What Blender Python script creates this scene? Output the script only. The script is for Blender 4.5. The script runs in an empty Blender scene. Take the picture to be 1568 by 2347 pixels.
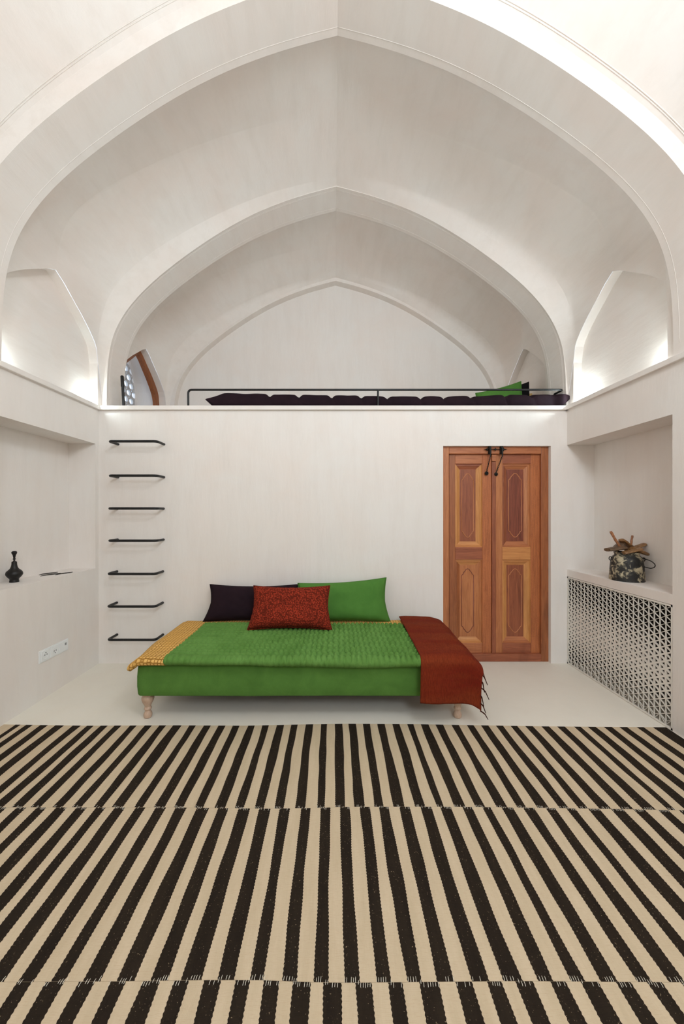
import bpy, bmesh, math, random
from mathutils import Vector, Matrix, noise
random.seed(7)
SC = bpy.context.scene
COL = SC.collection
PI = math.pi

# ------------------------------------------------------------------ camera
F = 828.0; W = 1568; H = 2347; VX = 765; VY = 1176; HC = 1.389
cam_d = bpy.data.cameras.new('camera'); cam = bpy.data.objects.new('camera', cam_d); COL.objects.link(cam)
cam_d.sensor_fit = 'VERTICAL'; cam_d.sensor_height = 36.0; cam_d.sensor_width = 36.0 * W / H
cam_d.lens = 36.0 * F / H
cam_d.shift_x = (W / 2 - VX) / H
cam_d.shift_y = (VY - H / 2) / H
cam_d.clip_start = 0.02
cam.location = (0, 0, HC); cam.rotation_euler = (PI / 2, 0, 0)
SC.camera = cam

# ------------------------------------------------------------------ helpers
class MB:
    def __init__(s): s.v = []; s.f = []; s.m = []
    def vert(s, p): s.v.append(tuple(p)); return len(s.v) - 1
    def face(s, ids, m=0): s.f.append(list(ids)); s.m.append(m)
    def poly(s, pts, m=0): s.face([s.vert(p) for p in pts], m)
    def box(s, x0, x1, y0, y1, z0, z1, m=0):
        i = len(s.v)
        for z in (z0, z1):
            for p in ((x0, y0), (x1, y0), (x1, y1), (x0, y1)): s.v.append((p[0], p[1], z))
        for q in ((3, 2, 1, 0), (4, 5, 6, 7), (0, 1, 5, 4), (1, 2, 6, 5), (2, 3, 7, 6), (3, 0, 4, 7)):
            s.face([i + k for k in q], m)
    def grid(s, rows, m=0, closed_u=False, flip=False):
        ids = [[s.vert(p) for p in r] for r in rows]
        n = len(rows[0])
        for a in range(len(rows) - 1):
            for b in range(n if closed_u else n - 1):
                c = (b + 1) % n
                q = [ids[a][b], ids[a][c], ids[a + 1][c], ids[a + 1][b]]
                s.face(q[::-1] if flip else q, m)
        return ids
    def tube(s, pts, r, n=12, m=0, cap=True):
        pts = [Vector(p) for p in pts]
        rr = r if isinstance(r, (list, tuple)) else [r] * len(pts)
        rows = []; up = None
        for i, p in enumerate(pts):
            t = ((pts[i + 1] - p) if i + 1 < len(pts) else Vector((0, 0, 0)))
            if i: 
                d0 = (p - pts[i - 1]).normalized(); t = (t.normalized() + d0) if t.length > 1e-9 else d0
            t.normalize()
            if up is None:
                up = Vector((0, 0, 1)) if abs(t.z) < .9 else Vector((0, 1, 0))
            a = t.cross(up).normalized(); b = a.cross(t).normalized(); up = b
            rows.append([p + (a * math.cos(2 * PI * k / n) + b * math.sin(2 * PI * k / n)) * rr[i] for k in range(n)])
        ids = s.grid(rows, m, True)
        if cap:
            s.face(ids[0][::-1], m); s.face(ids[-1], m)
    def lathe(s, prof, c, n=32, m=0, cap=True):
        rows = [[(c[0] + r * math.cos(2 * PI * k / n), c[1] + r * math.sin(2 * PI * k / n), c[2] + z) for k in range(n)] for r, z in prof]
        ids = s.grid(rows, m, True)
        if cap:
            s.face(ids[0][::-1], m); s.face(ids[-1], m)
    def build(s, name, mat, parent=None, smooth=False, angle=None, fix=True):
        me = bpy.data.meshes.new(name); me.from_pydata(s.v, [], s.f)
        for mm in (mat if isinstance(mat, (list, tuple)) else [mat]): me.materials.append(mm)
        for p, k in zip(me.polygons, s.m): p.material_index = k
        if fix:
            bm = bmesh.new(); bm.from_mesh(me); bmesh.ops.recalc_face_normals(bm, faces=bm.faces); bm.to_mesh(me); bm.free()
        if smooth: me.polygons.foreach_set('use_smooth', [True] * len(me.polygons))
        if angle is not None: me.set_sharp_from_angle(angle=math.radians(angle))
        me.update()
        o = bpy.data.objects.new(name, me); COL.objects.link(o)
        if parent is not None: o.parent = parent
        return o

def bevel(o, w, seg=2, ang=30):
    b = o.modifiers.new('edge', 'BEVEL'); b.width = w; b.segments = seg; b.limit_method = 'ANGLE'; b.angle_limit = math.radians(ang)
    return o

def tag(o, label, cat, group=None, kind=None):
    o['label'] = label; o['category'] = cat
    if group: o['group'] = group
    if kind: o['kind'] = kind
    return o

def empty(name, loc=(0, 0, 0)):
    o = bpy.data.objects.new(name, None); COL.objects.link(o); o.location = loc; o.empty_display_size = .05
    return o

def lerp(a, b, t): return a + (b - a) * t
def interp(tab, x):
    if x <= tab[0][0]: return tab[0][1]
    for (a, b), (c, d) in zip(tab, tab[1:]):
        if x <= c: return b + (d - b) * (x - a) / (c - a)
    return tab[-1][1]
def smooth(t): t = max(0, min(1, t)); return t * t * (3 - 2 * t)
def fillet(pts, r, n=6):
    pts = [Vector(p) for p in pts]; out = [pts[0]]
    for a, b, c in zip(pts, pts[1:], pts[2:]):
        d0 = (a - b).normalized(); d1 = (c - b).normalized()
        k = min(r, (a - b).length * .49, (c - b).length * .49)
        p0 = b + d0 * k; p1 = b + d1 * k
        for i in range(n + 1):
            t = i / n; out.append(p0 * (1 - t) ** 2 + b * 2 * t * (1 - t) + p1 * t * t)
    out.append(pts[-1]); return out
def catmull(pts, n):
    P = [pts[0]] + list(pts) + [pts[-1]]
    dense = []
    for i in range(1, len(P) - 2):
        for k in range(20):
            t = k / 20
            dense.append(tuple(.5 * ((2 * P[i][j]) + (-P[i - 1][j] + P[i + 1][j]) * t + (2 * P[i - 1][j] - 5 * P[i][j] + 4 * P[i + 1][j] - P[i + 2][j]) * t * t
                          + (-P[i - 1][j] + 3 * P[i][j] - 3 * P[i + 1][j] + P[i + 2][j]) * t ** 3) for j in range(2)))
    dense.append(tuple(pts[-1]))
    L = [0]
    for a, b in zip(dense, dense[1:]): L.append(L[-1] + math.hypot(b[0] - a[0], b[1] - a[1]))
    out = []; j = 0
    for k in range(n + 1):
        s = L[-1] * k / n
        while j < len(L) - 2 and L[j + 1] < s: j += 1
        t = (s - L[j]) / max(1e-9, L[j + 1] - L[j]); t = min(1, max(0, t))
        out.append((lerp(dense[j][0], dense[j + 1][0], t), lerp(dense[j][1], dense[j + 1][1], t)))
    return out

# ------------------------------------------------------------------ materials
def lin(c):
    return tuple(((v / 255) / 12.92 if v / 255 <= .04045 else ((v / 255 + .055) / 1.055) ** 2.4) for v in c) + (1,)
def newmat(name):
    m = bpy.data.materials.new(name); m.use_nodes = True
    nt = m.node_tree; b = nt.nodes['Principled BSDF']
    return m, nt, b
def N(nt, t, **kw):
    n = nt.nodes.new(t)
    for k, v in kw.items(): setattr(n, k, v)
    return n
def coords(nt, scale=(1, 1, 1), kind='Object'):
    tc = N(nt, 'ShaderNodeTexCoord'); mp = N(nt, 'ShaderNodeMapping'); mp.inputs['Scale'].default_value = scale
    nt.links.new(tc.outputs[kind], mp.inputs['Vector']); return mp.outputs['Vector']
def noise_tex(nt, vec, scale, detail=4, rough=.6, dist=0):
    n = N(nt, 'ShaderNodeTexNoise'); n.inputs['Scale'].default_value = scale; n.inputs['Detail'].default_value = detail
    n.inputs['Roughness'].default_value = rough; n.inputs['Distortion'].default_value = dist
    nt.links.new(vec, n.inputs['Vector']); return n.outputs['Fac']
def ramp(nt, fac, stops):
    r = N(nt, 'ShaderNodeValToRGB'); e = r.color_ramp.elements
    while len(e) < len(stops): e.new(.5)
    for i, (p, c) in enumerate(stops): e[i].position = p; e[i].color = c
    nt.links.new(fac, r.inputs['Fac']); return r.outputs['Color']
def mix(nt, a, b, fac, mode='MIX'):
    n = N(nt, 'ShaderNodeMix', data_type='RGBA', blend_type=mode)
    for k, v in ((6, a), (7, b)):
        if isinstance(v, tuple): n.inputs[k].default_value = v
        else: nt.links.new(v, n.inputs[k])
    if isinstance(fac, (int, float)): n.inputs[0].default_value = fac
    else: nt.links.new(fac, n.inputs[0])
    return n.outputs[2]
def bump(nt, b, h, strength=.2, dist=.01):
    n = N(nt, 'ShaderNodeBump'); n.inputs['Strength'].default_value = strength; n.inputs['Distance'].default_value = dist
    nt.links.new(h, n.inputs['Height']); nt.links.new(n.outputs['Normal'], b.inputs['Normal']); return n

def plaster(name, base, pink, dark, streak=(3.0, 3.0, .5), rough=.75):
    m, nt, b = newmat(name)
    v = coords(nt); vs = coords(nt, streak)
    c1 = ramp(nt, noise_tex(nt, v, 1.6, 5, .6, .6), [(.38, lin(base)), (.66, lin(pink))])
    c2 = mix(nt, c1, lin(dark), ramp(nt, noise_tex(nt, vs, 3.2, 6, .65, .3), [(.45, (0, 0, 0, 1)), (.75, (.4, .4, .4, 1))]))
    nt.links.new(c2, b.inputs['Base Color']); b.inputs['Roughness'].default_value = rough
    b.inputs['Specular IOR Level'].default_value = .25
    bump(nt, b, noise_tex(nt, vs, 9, 6, .65), .10, .02)
    return m
M_wall = plaster('lime_plaster', (231, 227, 223), (231, 223, 217), (220, 213, 207))
M_vault = plaster('vault_plaster', (231, 226, 221), (230, 220, 213), (216, 208, 200), (3, .6, 3))
M_floor = plaster('micro_cement', (230, 226, 215), (230, 224, 212), (222, 216, 204), (1.2, 1.2, 1.2), .5)
M_dark, nt, b = newmat('painted_shade'); b.inputs['Base Color'].default_value = lin((34, 29, 25)); b.inputs['Roughness'].default_value = .95  # dark colour painted in for the shade inside the grille cavity
def flat(name, c, rough=.6, metal=0, nscale=0, namp=.15, spec=.4):
    m, nt, b = newmat(name)
    b.inputs['Roughness'].default_value = rough; b.inputs['Metallic'].default_value = metal; b.inputs['Specular IOR Level'].default_value = spec
    L = lin(c)
    if nscale:
        v = coords(nt); f = noise_tex(nt, v, nscale, 4)
        nt.links.new(ramp(nt, f, [(.3, tuple(x * (1 - namp) for x in L[:3]) + (1,)), (.7, tuple(min(1, x * (1 + namp)) for x in L[:3]) + (1,))]), b.inputs['Base Color'])
        bump(nt, b, f, .1, .004)
    else: b.inputs['Base Color'].default_value = L
    return m
M_black = flat('black_powder_coat', (14, 14, 15), .38, 0, 90, .3)
M_grille = flat('white_lacquered_grille', (226, 222, 214), .5, 0, 6, .03)
M_plastic = flat('white_plastic', (232, 235, 236), .35, 0, 5, .02)
M_slot = flat('socket_hole', (30, 30, 30), .6, 0, 50, .2)
M_iron = flat('wrought_iron', (40, 40, 38), .45, .7, 120, .5)
M_vase = flat('black_turned_wood', (20, 17, 15), .45, 0, 60, .3)
M_leaf = flat('black_carved_wood', (26, 21, 18), .55, 0, 60, .3)
M_frost = flat('screen_clay', (186, 184, 182), .8, 0, 20, .06)

def wood(name, light, dark, sc=(26, 26, 1.6), fleck=0.0):
    m, nt, b = newmat(name)
    v = coords(nt, sc); v2 = coords(nt, (3, 3, .5))
    g = noise_tex(nt, v, 2.4, 6, .65, 1.2)
    big = noise_tex(nt, v2, 2.2, 3, .5, 1.0)
    c = ramp(nt, g, [(.3, lin(dark)), (.62, lin(light))])
    c = mix(nt, c, tuple(x * .55 for x in lin(dark)[:3]) + (1,), ramp(nt, big, [(.58, (0, 0, 0, 1)), (.8, (.5, .5, .5, 1))]))
    if fleck:
        f = noise_tex(nt, coords(nt, (120, 120, 60)), 2, 3, .6)
        c = mix(nt, c, tuple(min(1, x * 1.6) for x in lin(light)[:3]) + (1,), ramp(nt, f, [(.52, (0, 0, 0, 1)), (.68, (fleck,) * 3 + (1,))]))
    nt.links.new(c, b.inputs['Base Color']); b.inputs['Roughness'].default_value = .42
    bump(nt, b, g, .12, .003)
    return m
HZ = (1.6, 26, 26)
W_or = wood('wood_orange', (190, 124, 78), (160, 94, 56))
W_orh = wood('wood_orange_rail', (186, 118, 76), (156, 90, 56), HZ)
W_gold = wood('wood_golden', (208, 148, 88), (180, 116, 62))
W_goldh = wood('wood_golden_rail', (208, 146, 88), (178, 112, 62), HZ)
W_red = wood('wood_reddish', (156, 90, 60), (118, 62, 42))
W_redh = wood('wood_reddish_rail', (162, 94, 64), (126, 66, 44), HZ)
W_mah = wood('wood_mahogany', (138, 74, 54), (100, 50, 38))
W_br = wood('wood_brown', (166, 100, 60), (126, 72, 44))
W_fleck = wood('wood_flecked', (182, 108, 64), (146, 82, 48), (26, 26, 1.6), .35)
W_leg = wood('pale_turned_wood', (200, 172, 150), (180, 150, 128), (20, 20, 3))
W_chunk = wood('split_firewood', (150, 110, 68), (92, 66, 42), (14, 14, 14))
W_chunkd = wood('grey_firewood', (112, 88, 66), (66, 50, 38), (14, 14, 14))
W_win = wood('window_wood', (150, 84, 36), (112, 60, 26))

def fabric(name, c, c2, scale=400, rough=.9, sheen=.3, bumps=.15, big=6):
    m, nt, b = newmat(name)
    v = coords(nt)
    f = noise_tex(nt, v, big, 5, .65, .4); fine = noise_tex(nt, v, scale, 2, .5)
    c0 = ramp(nt, f, [(.32, lin(c2)), (.68, lin(c))])
    c0 = mix(nt, c0, lin(c2), ramp(nt, fine, [(.4, (.5, .5, .5, 1)), (.6, (0, 0, 0, 1))]))
    nt.links.new(c0, b.inputs['Base Color']); b.inputs['Roughness'].default_value = rough
    b.inputs['Sheen Weight'].default_value = sheen; b.inputs['Sheen Roughness'].default_value = .4
    b.inputs['Sheen Tint'].default_value = lin(c); b.inputs['Specular IOR Level'].default_value = .15
    bump(nt, b, fine, bumps, .002)
    return m
F_green = fabric('green_velvet', (92, 136, 62), (76, 116, 50), 500, .85, .3)
F_quilt = fabric('green_quilted_velvet', (104, 146, 74), (82, 122, 54), 300, .85, .3)
F_gpil = fabric('green_pillow_velvet', (84, 132, 58), (70, 116, 48), 500, .85, .3)
F_aub = fabric('aubergine_cotton', (40, 25, 32), (30, 18, 25), 500, .9, .1)
F_black = fabric('black_cotton', (16, 14, 16), (11, 10, 11), 500, .9, .1)
F_cream = fabric('cream_cotton', (214, 186, 130), (190, 158, 100), 300, .9, .1)
F_tas = fabric('tassel_yarn', (74, 30, 18), (48, 22, 14), 300, .95, .1)

def throw_mat():
    m, nt, b = newmat('rust_wool')
    v = coords(nt)
    bands = noise_tex(nt, coords(nt, (.6, 4.2, 4.2)), 1.6, 3, .5, .2)
    c = ramp(nt, bands, [(.36, lin((112, 34, 20))), (.5, lin((118, 46, 24))), (.62, lin((124, 54, 28)))])
    w = noise_tex(nt, coords(nt, (260, 40, 40)), 1, 3, .6); w2 = noise_tex(nt, coords(nt, (40, 260, 260)), 1, 3, .6)
    c = mix(nt, c, lin((88, 30, 16)), ramp(nt, w, [(.42, (.5, .5, .5, 1)), (.58, (0, 0, 0, 1))]))
    nt.links.new(c, b.inputs['Base Color']); b.inputs['Roughness'].default_value = .95; b.inputs['Specular IOR Level'].default_value = .1
    bump(nt, b, w2, .3, .003); return m
F_throw = throw_mat()

def printed_mat():   # ochre block print of small scallops
    m, nt, b = newmat('ochre_block_print')
    vo = N(nt, 'ShaderNodeTexVoronoi'); vo.voronoi_dimensions = '2D'; vo.feature = 'DISTANCE_TO_EDGE'; vo.inputs['Scale'].default_value = 1; vo.inputs['Randomness'].default_value = .22
    mp = N(nt, 'ShaderNodeMapping'); mp.inputs['Scale'].default_value = (44, 52, 52); mp.inputs['Rotation'].default_value = (.78, 0, 0)
    tc = N(nt, 'ShaderNodeTexCoord'); nt.links.new(tc.outputs['Object'], mp.inputs['Vector']); nt.links.new(mp.outputs['Vector'], vo.inputs['Vector'])
    c = ramp(nt, vo.outputs['Distance'], [(.07, lin((142, 98, 40))), (.17, lin((226, 182, 108)))])
    f = noise_tex(nt, coords(nt), 10, 4)
    c = mix(nt, c, lin((206, 156, 80)), ramp(nt, f, [(.4, (0, 0, 0, 1)), (.7, (.6, .6, .6, 1))]))
    nt.links.new(c, b.inputs['Base Color']); b.inputs['Roughness'].default_value = .9; b.inputs['Specular IOR Level'].default_value = .1
    bump(nt, b, vo.outputs['Distance'], .3, .004); return m
F_print = printed_mat()

def redpil_mat():
    m, nt, b = newmat('red_patterned_weave')
    v = coords(nt)
    ch = N(nt, 'ShaderNodeTexVoronoi'); ch.feature = 'F1'; ch.distance = 'CHEBYCHEV'; ch.inputs['Randomness'].default_value = .55
    mp = N(nt, 'ShaderNodeMapping'); mp.inputs['Scale'].default_value = (75, 75, 84); nt.links.new(v, mp.inputs['Vector']); nt.links.new(mp.outputs['Vector'], ch.inputs['Vector']); ch.inputs['Scale'].default_value = 1
    n2 = noise_tex(nt, v, 110, 3, .6)
    mx = N(nt, 'ShaderNodeMath', operation='ADD'); nt.links.new(ch.outputs['Distance'], mx.inputs[0]); nt.links.new(n2, mx.inputs[1])
    c = ramp(nt, mx.outputs[0], [(.70, lin((158, 56, 36))), (.95, lin((92, 32, 20)))])
    nt.links.new(c, b.inputs['Base Color']); b.inputs['Roughness'].default_value = .92; b.inputs['Specular IOR Level'].default_value = .1
    bump(nt, b, mx.outputs[0], .25, .003); return m
F_red = redpil_mat()

def rug_mat(name, a, bcol, fleck):
    m, nt, b = newmat(name)
    v = coords(nt)
    w = noise_tex(nt, coords(nt, (30, 420, 30)), 1.4, 3, .7); w2 = noise_tex(nt, coords(nt, (420, 40, 30)), 1.2, 3, .7)
    c = ramp(nt, noise_tex(nt, coords(nt, (9, 1.4, 1)), 2, 5, .7), [(.35, lin(a)), (.65, lin(bcol))])
    c = mix(nt, c, lin(fleck), ramp(nt, w, [(.5, (0, 0, 0, 1)), (.8, (.55, .55, .55, 1))]))
    if name.startswith('dark'):
        sp = noise_tex(nt, v, 260, 1, .5)
        c = mix(nt, c, lin((170, 150, 120)), ramp(nt, sp, [(.735, (0, 0, 0, 1)), (.76, (.8, .8, .8, 1))]))
    nt.links.new(c, b.inputs['Base Color']); b.inputs['Roughness'].default_value = .95; b.inputs['Specular IOR Level'].default_value = .1
    bump(nt, b, w2, .35, .003); return m
F_rugd = rug_mat('dark_brown_wool', (38, 31, 25), (46, 38, 30), (24, 20, 16))
F_rugl = rug_mat('undyed_beige_wool', (196, 178, 150), (206, 188, 161), (182, 152, 124))
F_stitch = flat('white_stitch_yarn', (232, 226, 212), .9)

def bucket_mat():
    m, nt, b = newmat('weathered_enamel')
    v = coords(nt)
    f = noise_tex(nt, v, 16, 7, .72, .5)
    c = ramp(nt, f, [(.43, lin((22, 22, 22))), (.51, lin((48, 47, 43))), (.56, lin((176, 164, 136))), (.75, lin((205, 196, 170)))])
    f2 = noise_tex(nt, v, 55, 5, .7)
    c = mix(nt, c, lin((34, 28, 22)), ramp(nt, f2, [(.56, (0, 0, 0, 1)), (.62, (.9, .9, .9, 1))]))
    nt.links.new(c, b.inputs['Base Color']); b.inputs['Roughness'].default_value = .55; bump(nt, b, f, .3, .004); return m
M_bucket = bucket_mat()
def glass_mat():
    m, nt, b = newmat('window_glass'); b.inputs['Transmission Weight'].default_value = 1; b.inputs['Roughness'].default_value = 0; b.inputs['IOR'].default_value = 1.45
    b.inputs['Base Color'].default_value = (.97, .99, 1, 1)
    b.inputs['Alpha'].default_value = .12
    return m
M_glass = glass_mat()

# ------------------------------------------------------------------ vault geometry
X0 = .024; LZ = 2.375; SPR = 2.45
PX = [(527, 263), (527, 330), (526, 360), (524, 390), (518, 415), (508, 440), (495, 460), (470, 489), (456, 505), (422, 535), (393, 560), (360, 582), (323, 610),
      (283, 636), (231, 667), (188, 689), (121, 716), (60, 735), (0, 749)]
PROF = catmull([(a / 248.0, HC + h / 248.0) for a, h in PX], 72)      # spring -> apex
for _ in range(60):
    PROF = PROF[:1] + [((a[0] + 2 * b[0] + c[0]) / 4, (a[1] + 2 * b[1] + c[1]) / 4) for a, b, c in zip(PROF, PROF[1:], PROF[2:])] + PROF[-1:]
PROF[-1] = (0.0, PROF[-1][1]); ZAP = PROF[-1][1]; HWID = 527 / 248.0
def offset(prof, d):
    out = []
    for i, (x, z) in enumerate(prof):
        a = prof[max(0, i - 1)]; b_ = prof[min(len(prof) - 1, i + 1)]
        tx, tz = b_[0] - a[0], b_[1] - a[1]; L = math.hypot(tx, tz); nx, nz = tz / L, -tx / L
        out.append((x + nx * d, z + nz * d))
    a, b_ = prof[-2], prof[-1]; L = math.hypot(b_[0] - a[0], b_[1] - a[1]); out[-1] = (0, b_[1] + d / max(.5, (a[0] - b_[0]) / L))
    return out
def arch(name, Y0, Y1, prof, front_w, back_w, mat, legs=LZ - .02):
    mb = MB()
    for s in (-1, 1):
        P = [(prof[0][0], legs)] + prof
        cur = lambda pr, Y: [(X0 + s * x, Y, z) for x, z in pr]
        mb.grid([cur(P, Y0), cur(P, Y1)], flip=s < 0)
        for Y, w in ((Y0, front_w), (Y1, back_w)):
            O = offset(prof, w); O = [(prof[0][0] + w, legs)] + O
            mb.grid([cur(P, Y), cur(O, Y)], flip=(s > 0) == (Y == Y0))
    o = mb.build(name, mat, smooth=True, angle=25, fix=False)
    return o
QT = [(0, 3.267), (.08, 3.222), (.158, 3.16), (.27, 3.075), (.36, 2.995), (.43, 2.915), (.455, 2.85), (.465, 2.75)]
def Q(r): return interp(QT, r * .465)
def bay(name, Ya, Yb, lun, mat, bulge=.06):
    """lun: {-1:(xw,yc,hw,depth,panel), 1:(...)}"""
    ym, hh = (Ya + Yb) / 2, (Yb - Ya) / 2
    ys = [Ya + (Yb - Ya) * k / 44 for k in range(45)]
    for s in lun: ys += [lun[s][1] - lun[s][2], lun[s][1] + lun[s][2], lun[s][1]]
    ys = sorted(set(round(y, 5) for y in ys if Ya - 1e-6 <= y <= Yb + 1e-6))
    mb = MB()
    base = [(x, z) for x, z in PROF if z >= SPR]
    for s, (xw, yc, hw, dep, panel) in lun.items():
        sx = abs(xw - X0) / HWID
        rows = []; zls = []
        for Y in ys:
            d = abs(Y - yc)
            if d <= hw + 1e-5: zl = Q(min(1, d / hw))
            else:
                e = (Yb - yc if Y > yc else yc - Ya); zl = lerp(2.75, SPR, (d - hw) / max(1e-5, e - hw))
            zap = ZAP + lerp(.045, .006, (Y - Ya) / (Yb - Ya)) + bulge * (1 - ((Y - ym) / hh) ** 2)
            wx = lambda z: 1 + (sx - 1) * lerp(1, math.exp(-(z - SPR) / .45), smooth((Y - Ya) / (Yb - Ya)))
            rows.append([(X0 + s * x * wx(z), Y, zl + (z - base[0][1]) * (zap - zl) / (ZAP - base[0][1])) for x, z in base])
            zls.append(zl)
        mb.grid(rows, flip=s > 0)
        xb = xw + s * dep
        for i in range(len(ys) - 1):
            a, b_ = ys[i], ys[i + 1]; inside = abs((a + b_) / 2 - yc) < hw
            xr = X0 + s * base[0][0] * sx
            if not inside:
                mb.poly([(xr, a, LZ - .02), (xr, b_, LZ - .02), (xr, b_, zls[i + 1]), (xr, a, zls[i])])
            else:
                mb.poly([(xr, a, zls[i]), (xr, b_, zls[i + 1]), (xb, b_, zls[i + 1]), (xb, a, zls[i])])
                if panel: mb.poly([(xb, a, LZ - .02), (xb, b_, LZ - .02), (xb, b_, zls[i + 1]), (xb, a, zls[i])])
        for q in (-1, 1):
            Y = yc + q * hw
            mb.poly([(xr, Y, LZ - .02), (xb, Y, LZ - .02), (xb, Y, 2.75), (xr, Y, 2.75)])
    return mb.build(name, mat, smooth=True, angle=28, fix=False)

def S(o, label, cat): return tag(o, label, cat, kind='structure')
S(arch('trim_1', 2.02, 2.285, PROF, .105, .5, M_vault), 'broad plaster arch band nearest the viewer, spanning the room under the bright dome', 'arch')
S(arch('trim_2', 3.34, 3.61, PROF, .5, .5, M_vault), 'plaster arch above the black mattress at the edge of the loft', 'arch')
def bead(par, pts):
    for q in (-1, 1):
        mb = MB(); mb.tube([(X0 + q * x, Y, z) for x, Y, z in pts], .0028, 6); mb.build('moulding_line', M_vault, par, smooth=True)
A1 = bpy.data.objects['trim_1']; A2 = bpy.data.objects['trim_2']
for Y in (3.372, 3.382, 3.575): bead(A2, [(x, Y, z) for x, z in offset(PROF, .0015)])
for Y in (2.245,): bead(A1, [(x, Y, z) for x, z in offset(PROF, .0015)])
P3 = offset(PROF, -.035)
S(arch('trim_3', 4.64, 4.74, P3, .5, .3, M_vault), 'thin plaster arch edging the pale end wall of the loft', 'arch')
S(bay('ceiling', 2.285, 3.34, {-1: (-2.15, 2.79, .50, .075, True), 1: (2.17, 2.807, .46, .075, True)}, M_vault), 'pointed plaster vault between the two large arches', 'ceiling')
S(bay('ceiling', 3.61, 4.64, {-1: (-2.15, 4.135, .475, .075, False), 1: (2.17, 4.13, .44, .075, True)}, M_vault, .04), 'pointed plaster vault over the sleeping loft', 'ceiling')
# loft end wall
mb = MB()
mb.poly([(-2.6, 4.74, LZ - .02), (2.65, 4.74, LZ - .02), (2.65, 4.74, 4.8), (-2.6, 4.74, 4.8)])
S(mb.build('wall_end', M_wall), 'smooth pale plaster wall closing the loft under the thin arch', 'wall')
# dome over the middle of the room, rising towards and past the camera
mb = MB()
OFF = offset(PROF, .105)
for s in (-1, 1):
    rows = []
    for k in range(33):
        Y = 2.02 - 4.32 * k / 32; b_ = 1 - ((Y + .14) / 2.16) ** 2
        r = [(X0 + s * OFF[0][0], Y, LZ - .03)]
        for x, z in OFF:
            w = max(0, z - 2.4) / 2.05
            r.append((X0 + s * x, Y, z + 1.35 * b_ * w))
        rows.append(r)
    for Yq in (1.998, 1.991):
        b_ = 1 - ((Yq + .14) / 2.16) ** 2
        mb2 = MB(); mb2.tube([(X0 + s * x, Yq, z - .001 + 1.35 * b_ * max(0, z - 2.4) / 2.05) for x, z in OFF], .003, 6)
        mb2.build('moulding_line', M_vault, bpy.data.objects['trim_1'], smooth=True)
    mb.grid(rows, flip=s < 0)
S(mb.build('ceiling', M_vault, smooth=True, angle=28, fix=False), 'bright white dome surface rising from the nearest arch', 'ceiling')

# ------------------------------------------------------------------ lower shell
XL, XR = -2.173, 2.157; YB = 3.34; YN = -2.3
mb = MB(); mb.box(-2.7, 2.7, YN - .2, 3.6, -.1, 0)
S(mb.build('floor', M_floor), 'smooth cream micro-cement floor', 'floor')
mb = MB(); mb.box(-2.7, 2.7, YB + .1, 4.9, 2.2, LZ)
S(mb.build('floor', M_floor), 'plaster floor of the sleeping loft', 'floor')
# back wall with door opening
DX0, DX1, DZ = 1.012, 2.008, 2.010
mb = MB()
mb.box(-2.7, DX0, YB, 3.62, 0, LZ); mb.box(DX1, 2.7, YB, 3.62, 0, LZ); mb.box(DX0, DX1, YB, 3.62, DZ, LZ); mb.box(DX0 - .02, DX1 + .02, 3.6, 3.63, 0, DZ + .1)
S(mb.build('wall_back', M_wall), 'off-white plaster wall behind the daybed, with the rungs and the wooden door', 'wall')
# left wall
mb = MB()
SL = .885
mb.box(-2.7, XL, YN, 2.27, 0, LZ); mb.box(-2.7, XL, 2.27, YB, 0, SL); mb.box(-2.7, XL, 2.27, YB, 2.022, LZ); mb.box(-2.7, XL, 3.295, YB, SL, 2.022)
mb.box(-2.7, -2.42, 2.27, 3.295, SL, 2.022)
S(mb.build('wall_left', M_wall), 'plaster side wall with the niche that holds the black vase', 'wall')
# right wall
mb = MB(); SR = .869; GZ = .80; NY = 2.30; NX = 2.41
mb.box(XR, 2.7, YN, NY, 0, LZ); mb.box(XR, 2.7, NY, YB, 2.018, LZ); mb.box(XR, NX, NY, YB, GZ + .005, SR); mb.box(NX, 2.7, NY, YB, GZ, 2.018)
mb.box(2.45, 2.7, NY, YB, 0, GZ, 1)
mb.box(2.172, 2.45, 3.335, YB, 0, GZ, 1)
S(mb.build('wall_right', [M_wall, M_dark]), 'plaster side wall with the niche that holds the weathered bucket', 'wall')
# rear wall with a high window
mb = MB()
wx0, wx1, wz0, wz1 = .45, 1.65, 2.85, 4.0
mb.box(-2.7, wx0, YN - .25, YN, 0, 5.9); mb.box(wx1, 2.7, YN - .25, YN, 0, 5.9); mb.box(wx0, wx1, YN - .25, YN, 0, wz0); mb.box(wx0, wx1, YN - .25, YN, wz1, 5.9)
S(mb.build('wall_rear', M_wall), 'plaster wall behind the viewer with a high window', 'wall')
mb = MB()
for x in (wx0, 1.02, wx1 - .06): mb.box(x, x + .06, YN - .2, YN - .14, wz0, wz1)
for z in (wz0, wz1 - .06): mb.box(wx0, wx1, YN - .2, YN - .14, z, z + .06)
wf = S(mb.build('window_2', W_win), 'high wooden window in the wall behind the viewer', 'window')
# ledge lips
def lip(name, box, label):
    mb = MB(); mb.box(*box); return S(bevel(mb.build(name, M_wall), .004), label, 'ledge')
lip('trim_4', (-2.15, 2.165, 3.313, YB + .005, 2.338, LZ + .002), 'thin plaster ledge running below the mattress')
lip('trim_5', (XL - .3, -2.146, YN, YB + .005, 2.338, LZ + .002), 'thin plaster ledge above the niche with the black vase')
lip('trim_6', (2.133, XR + .3, YN, YB + .005, 2.338, LZ + .002), 'thin plaster ledge above the niche with the weathered bucket')

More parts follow.
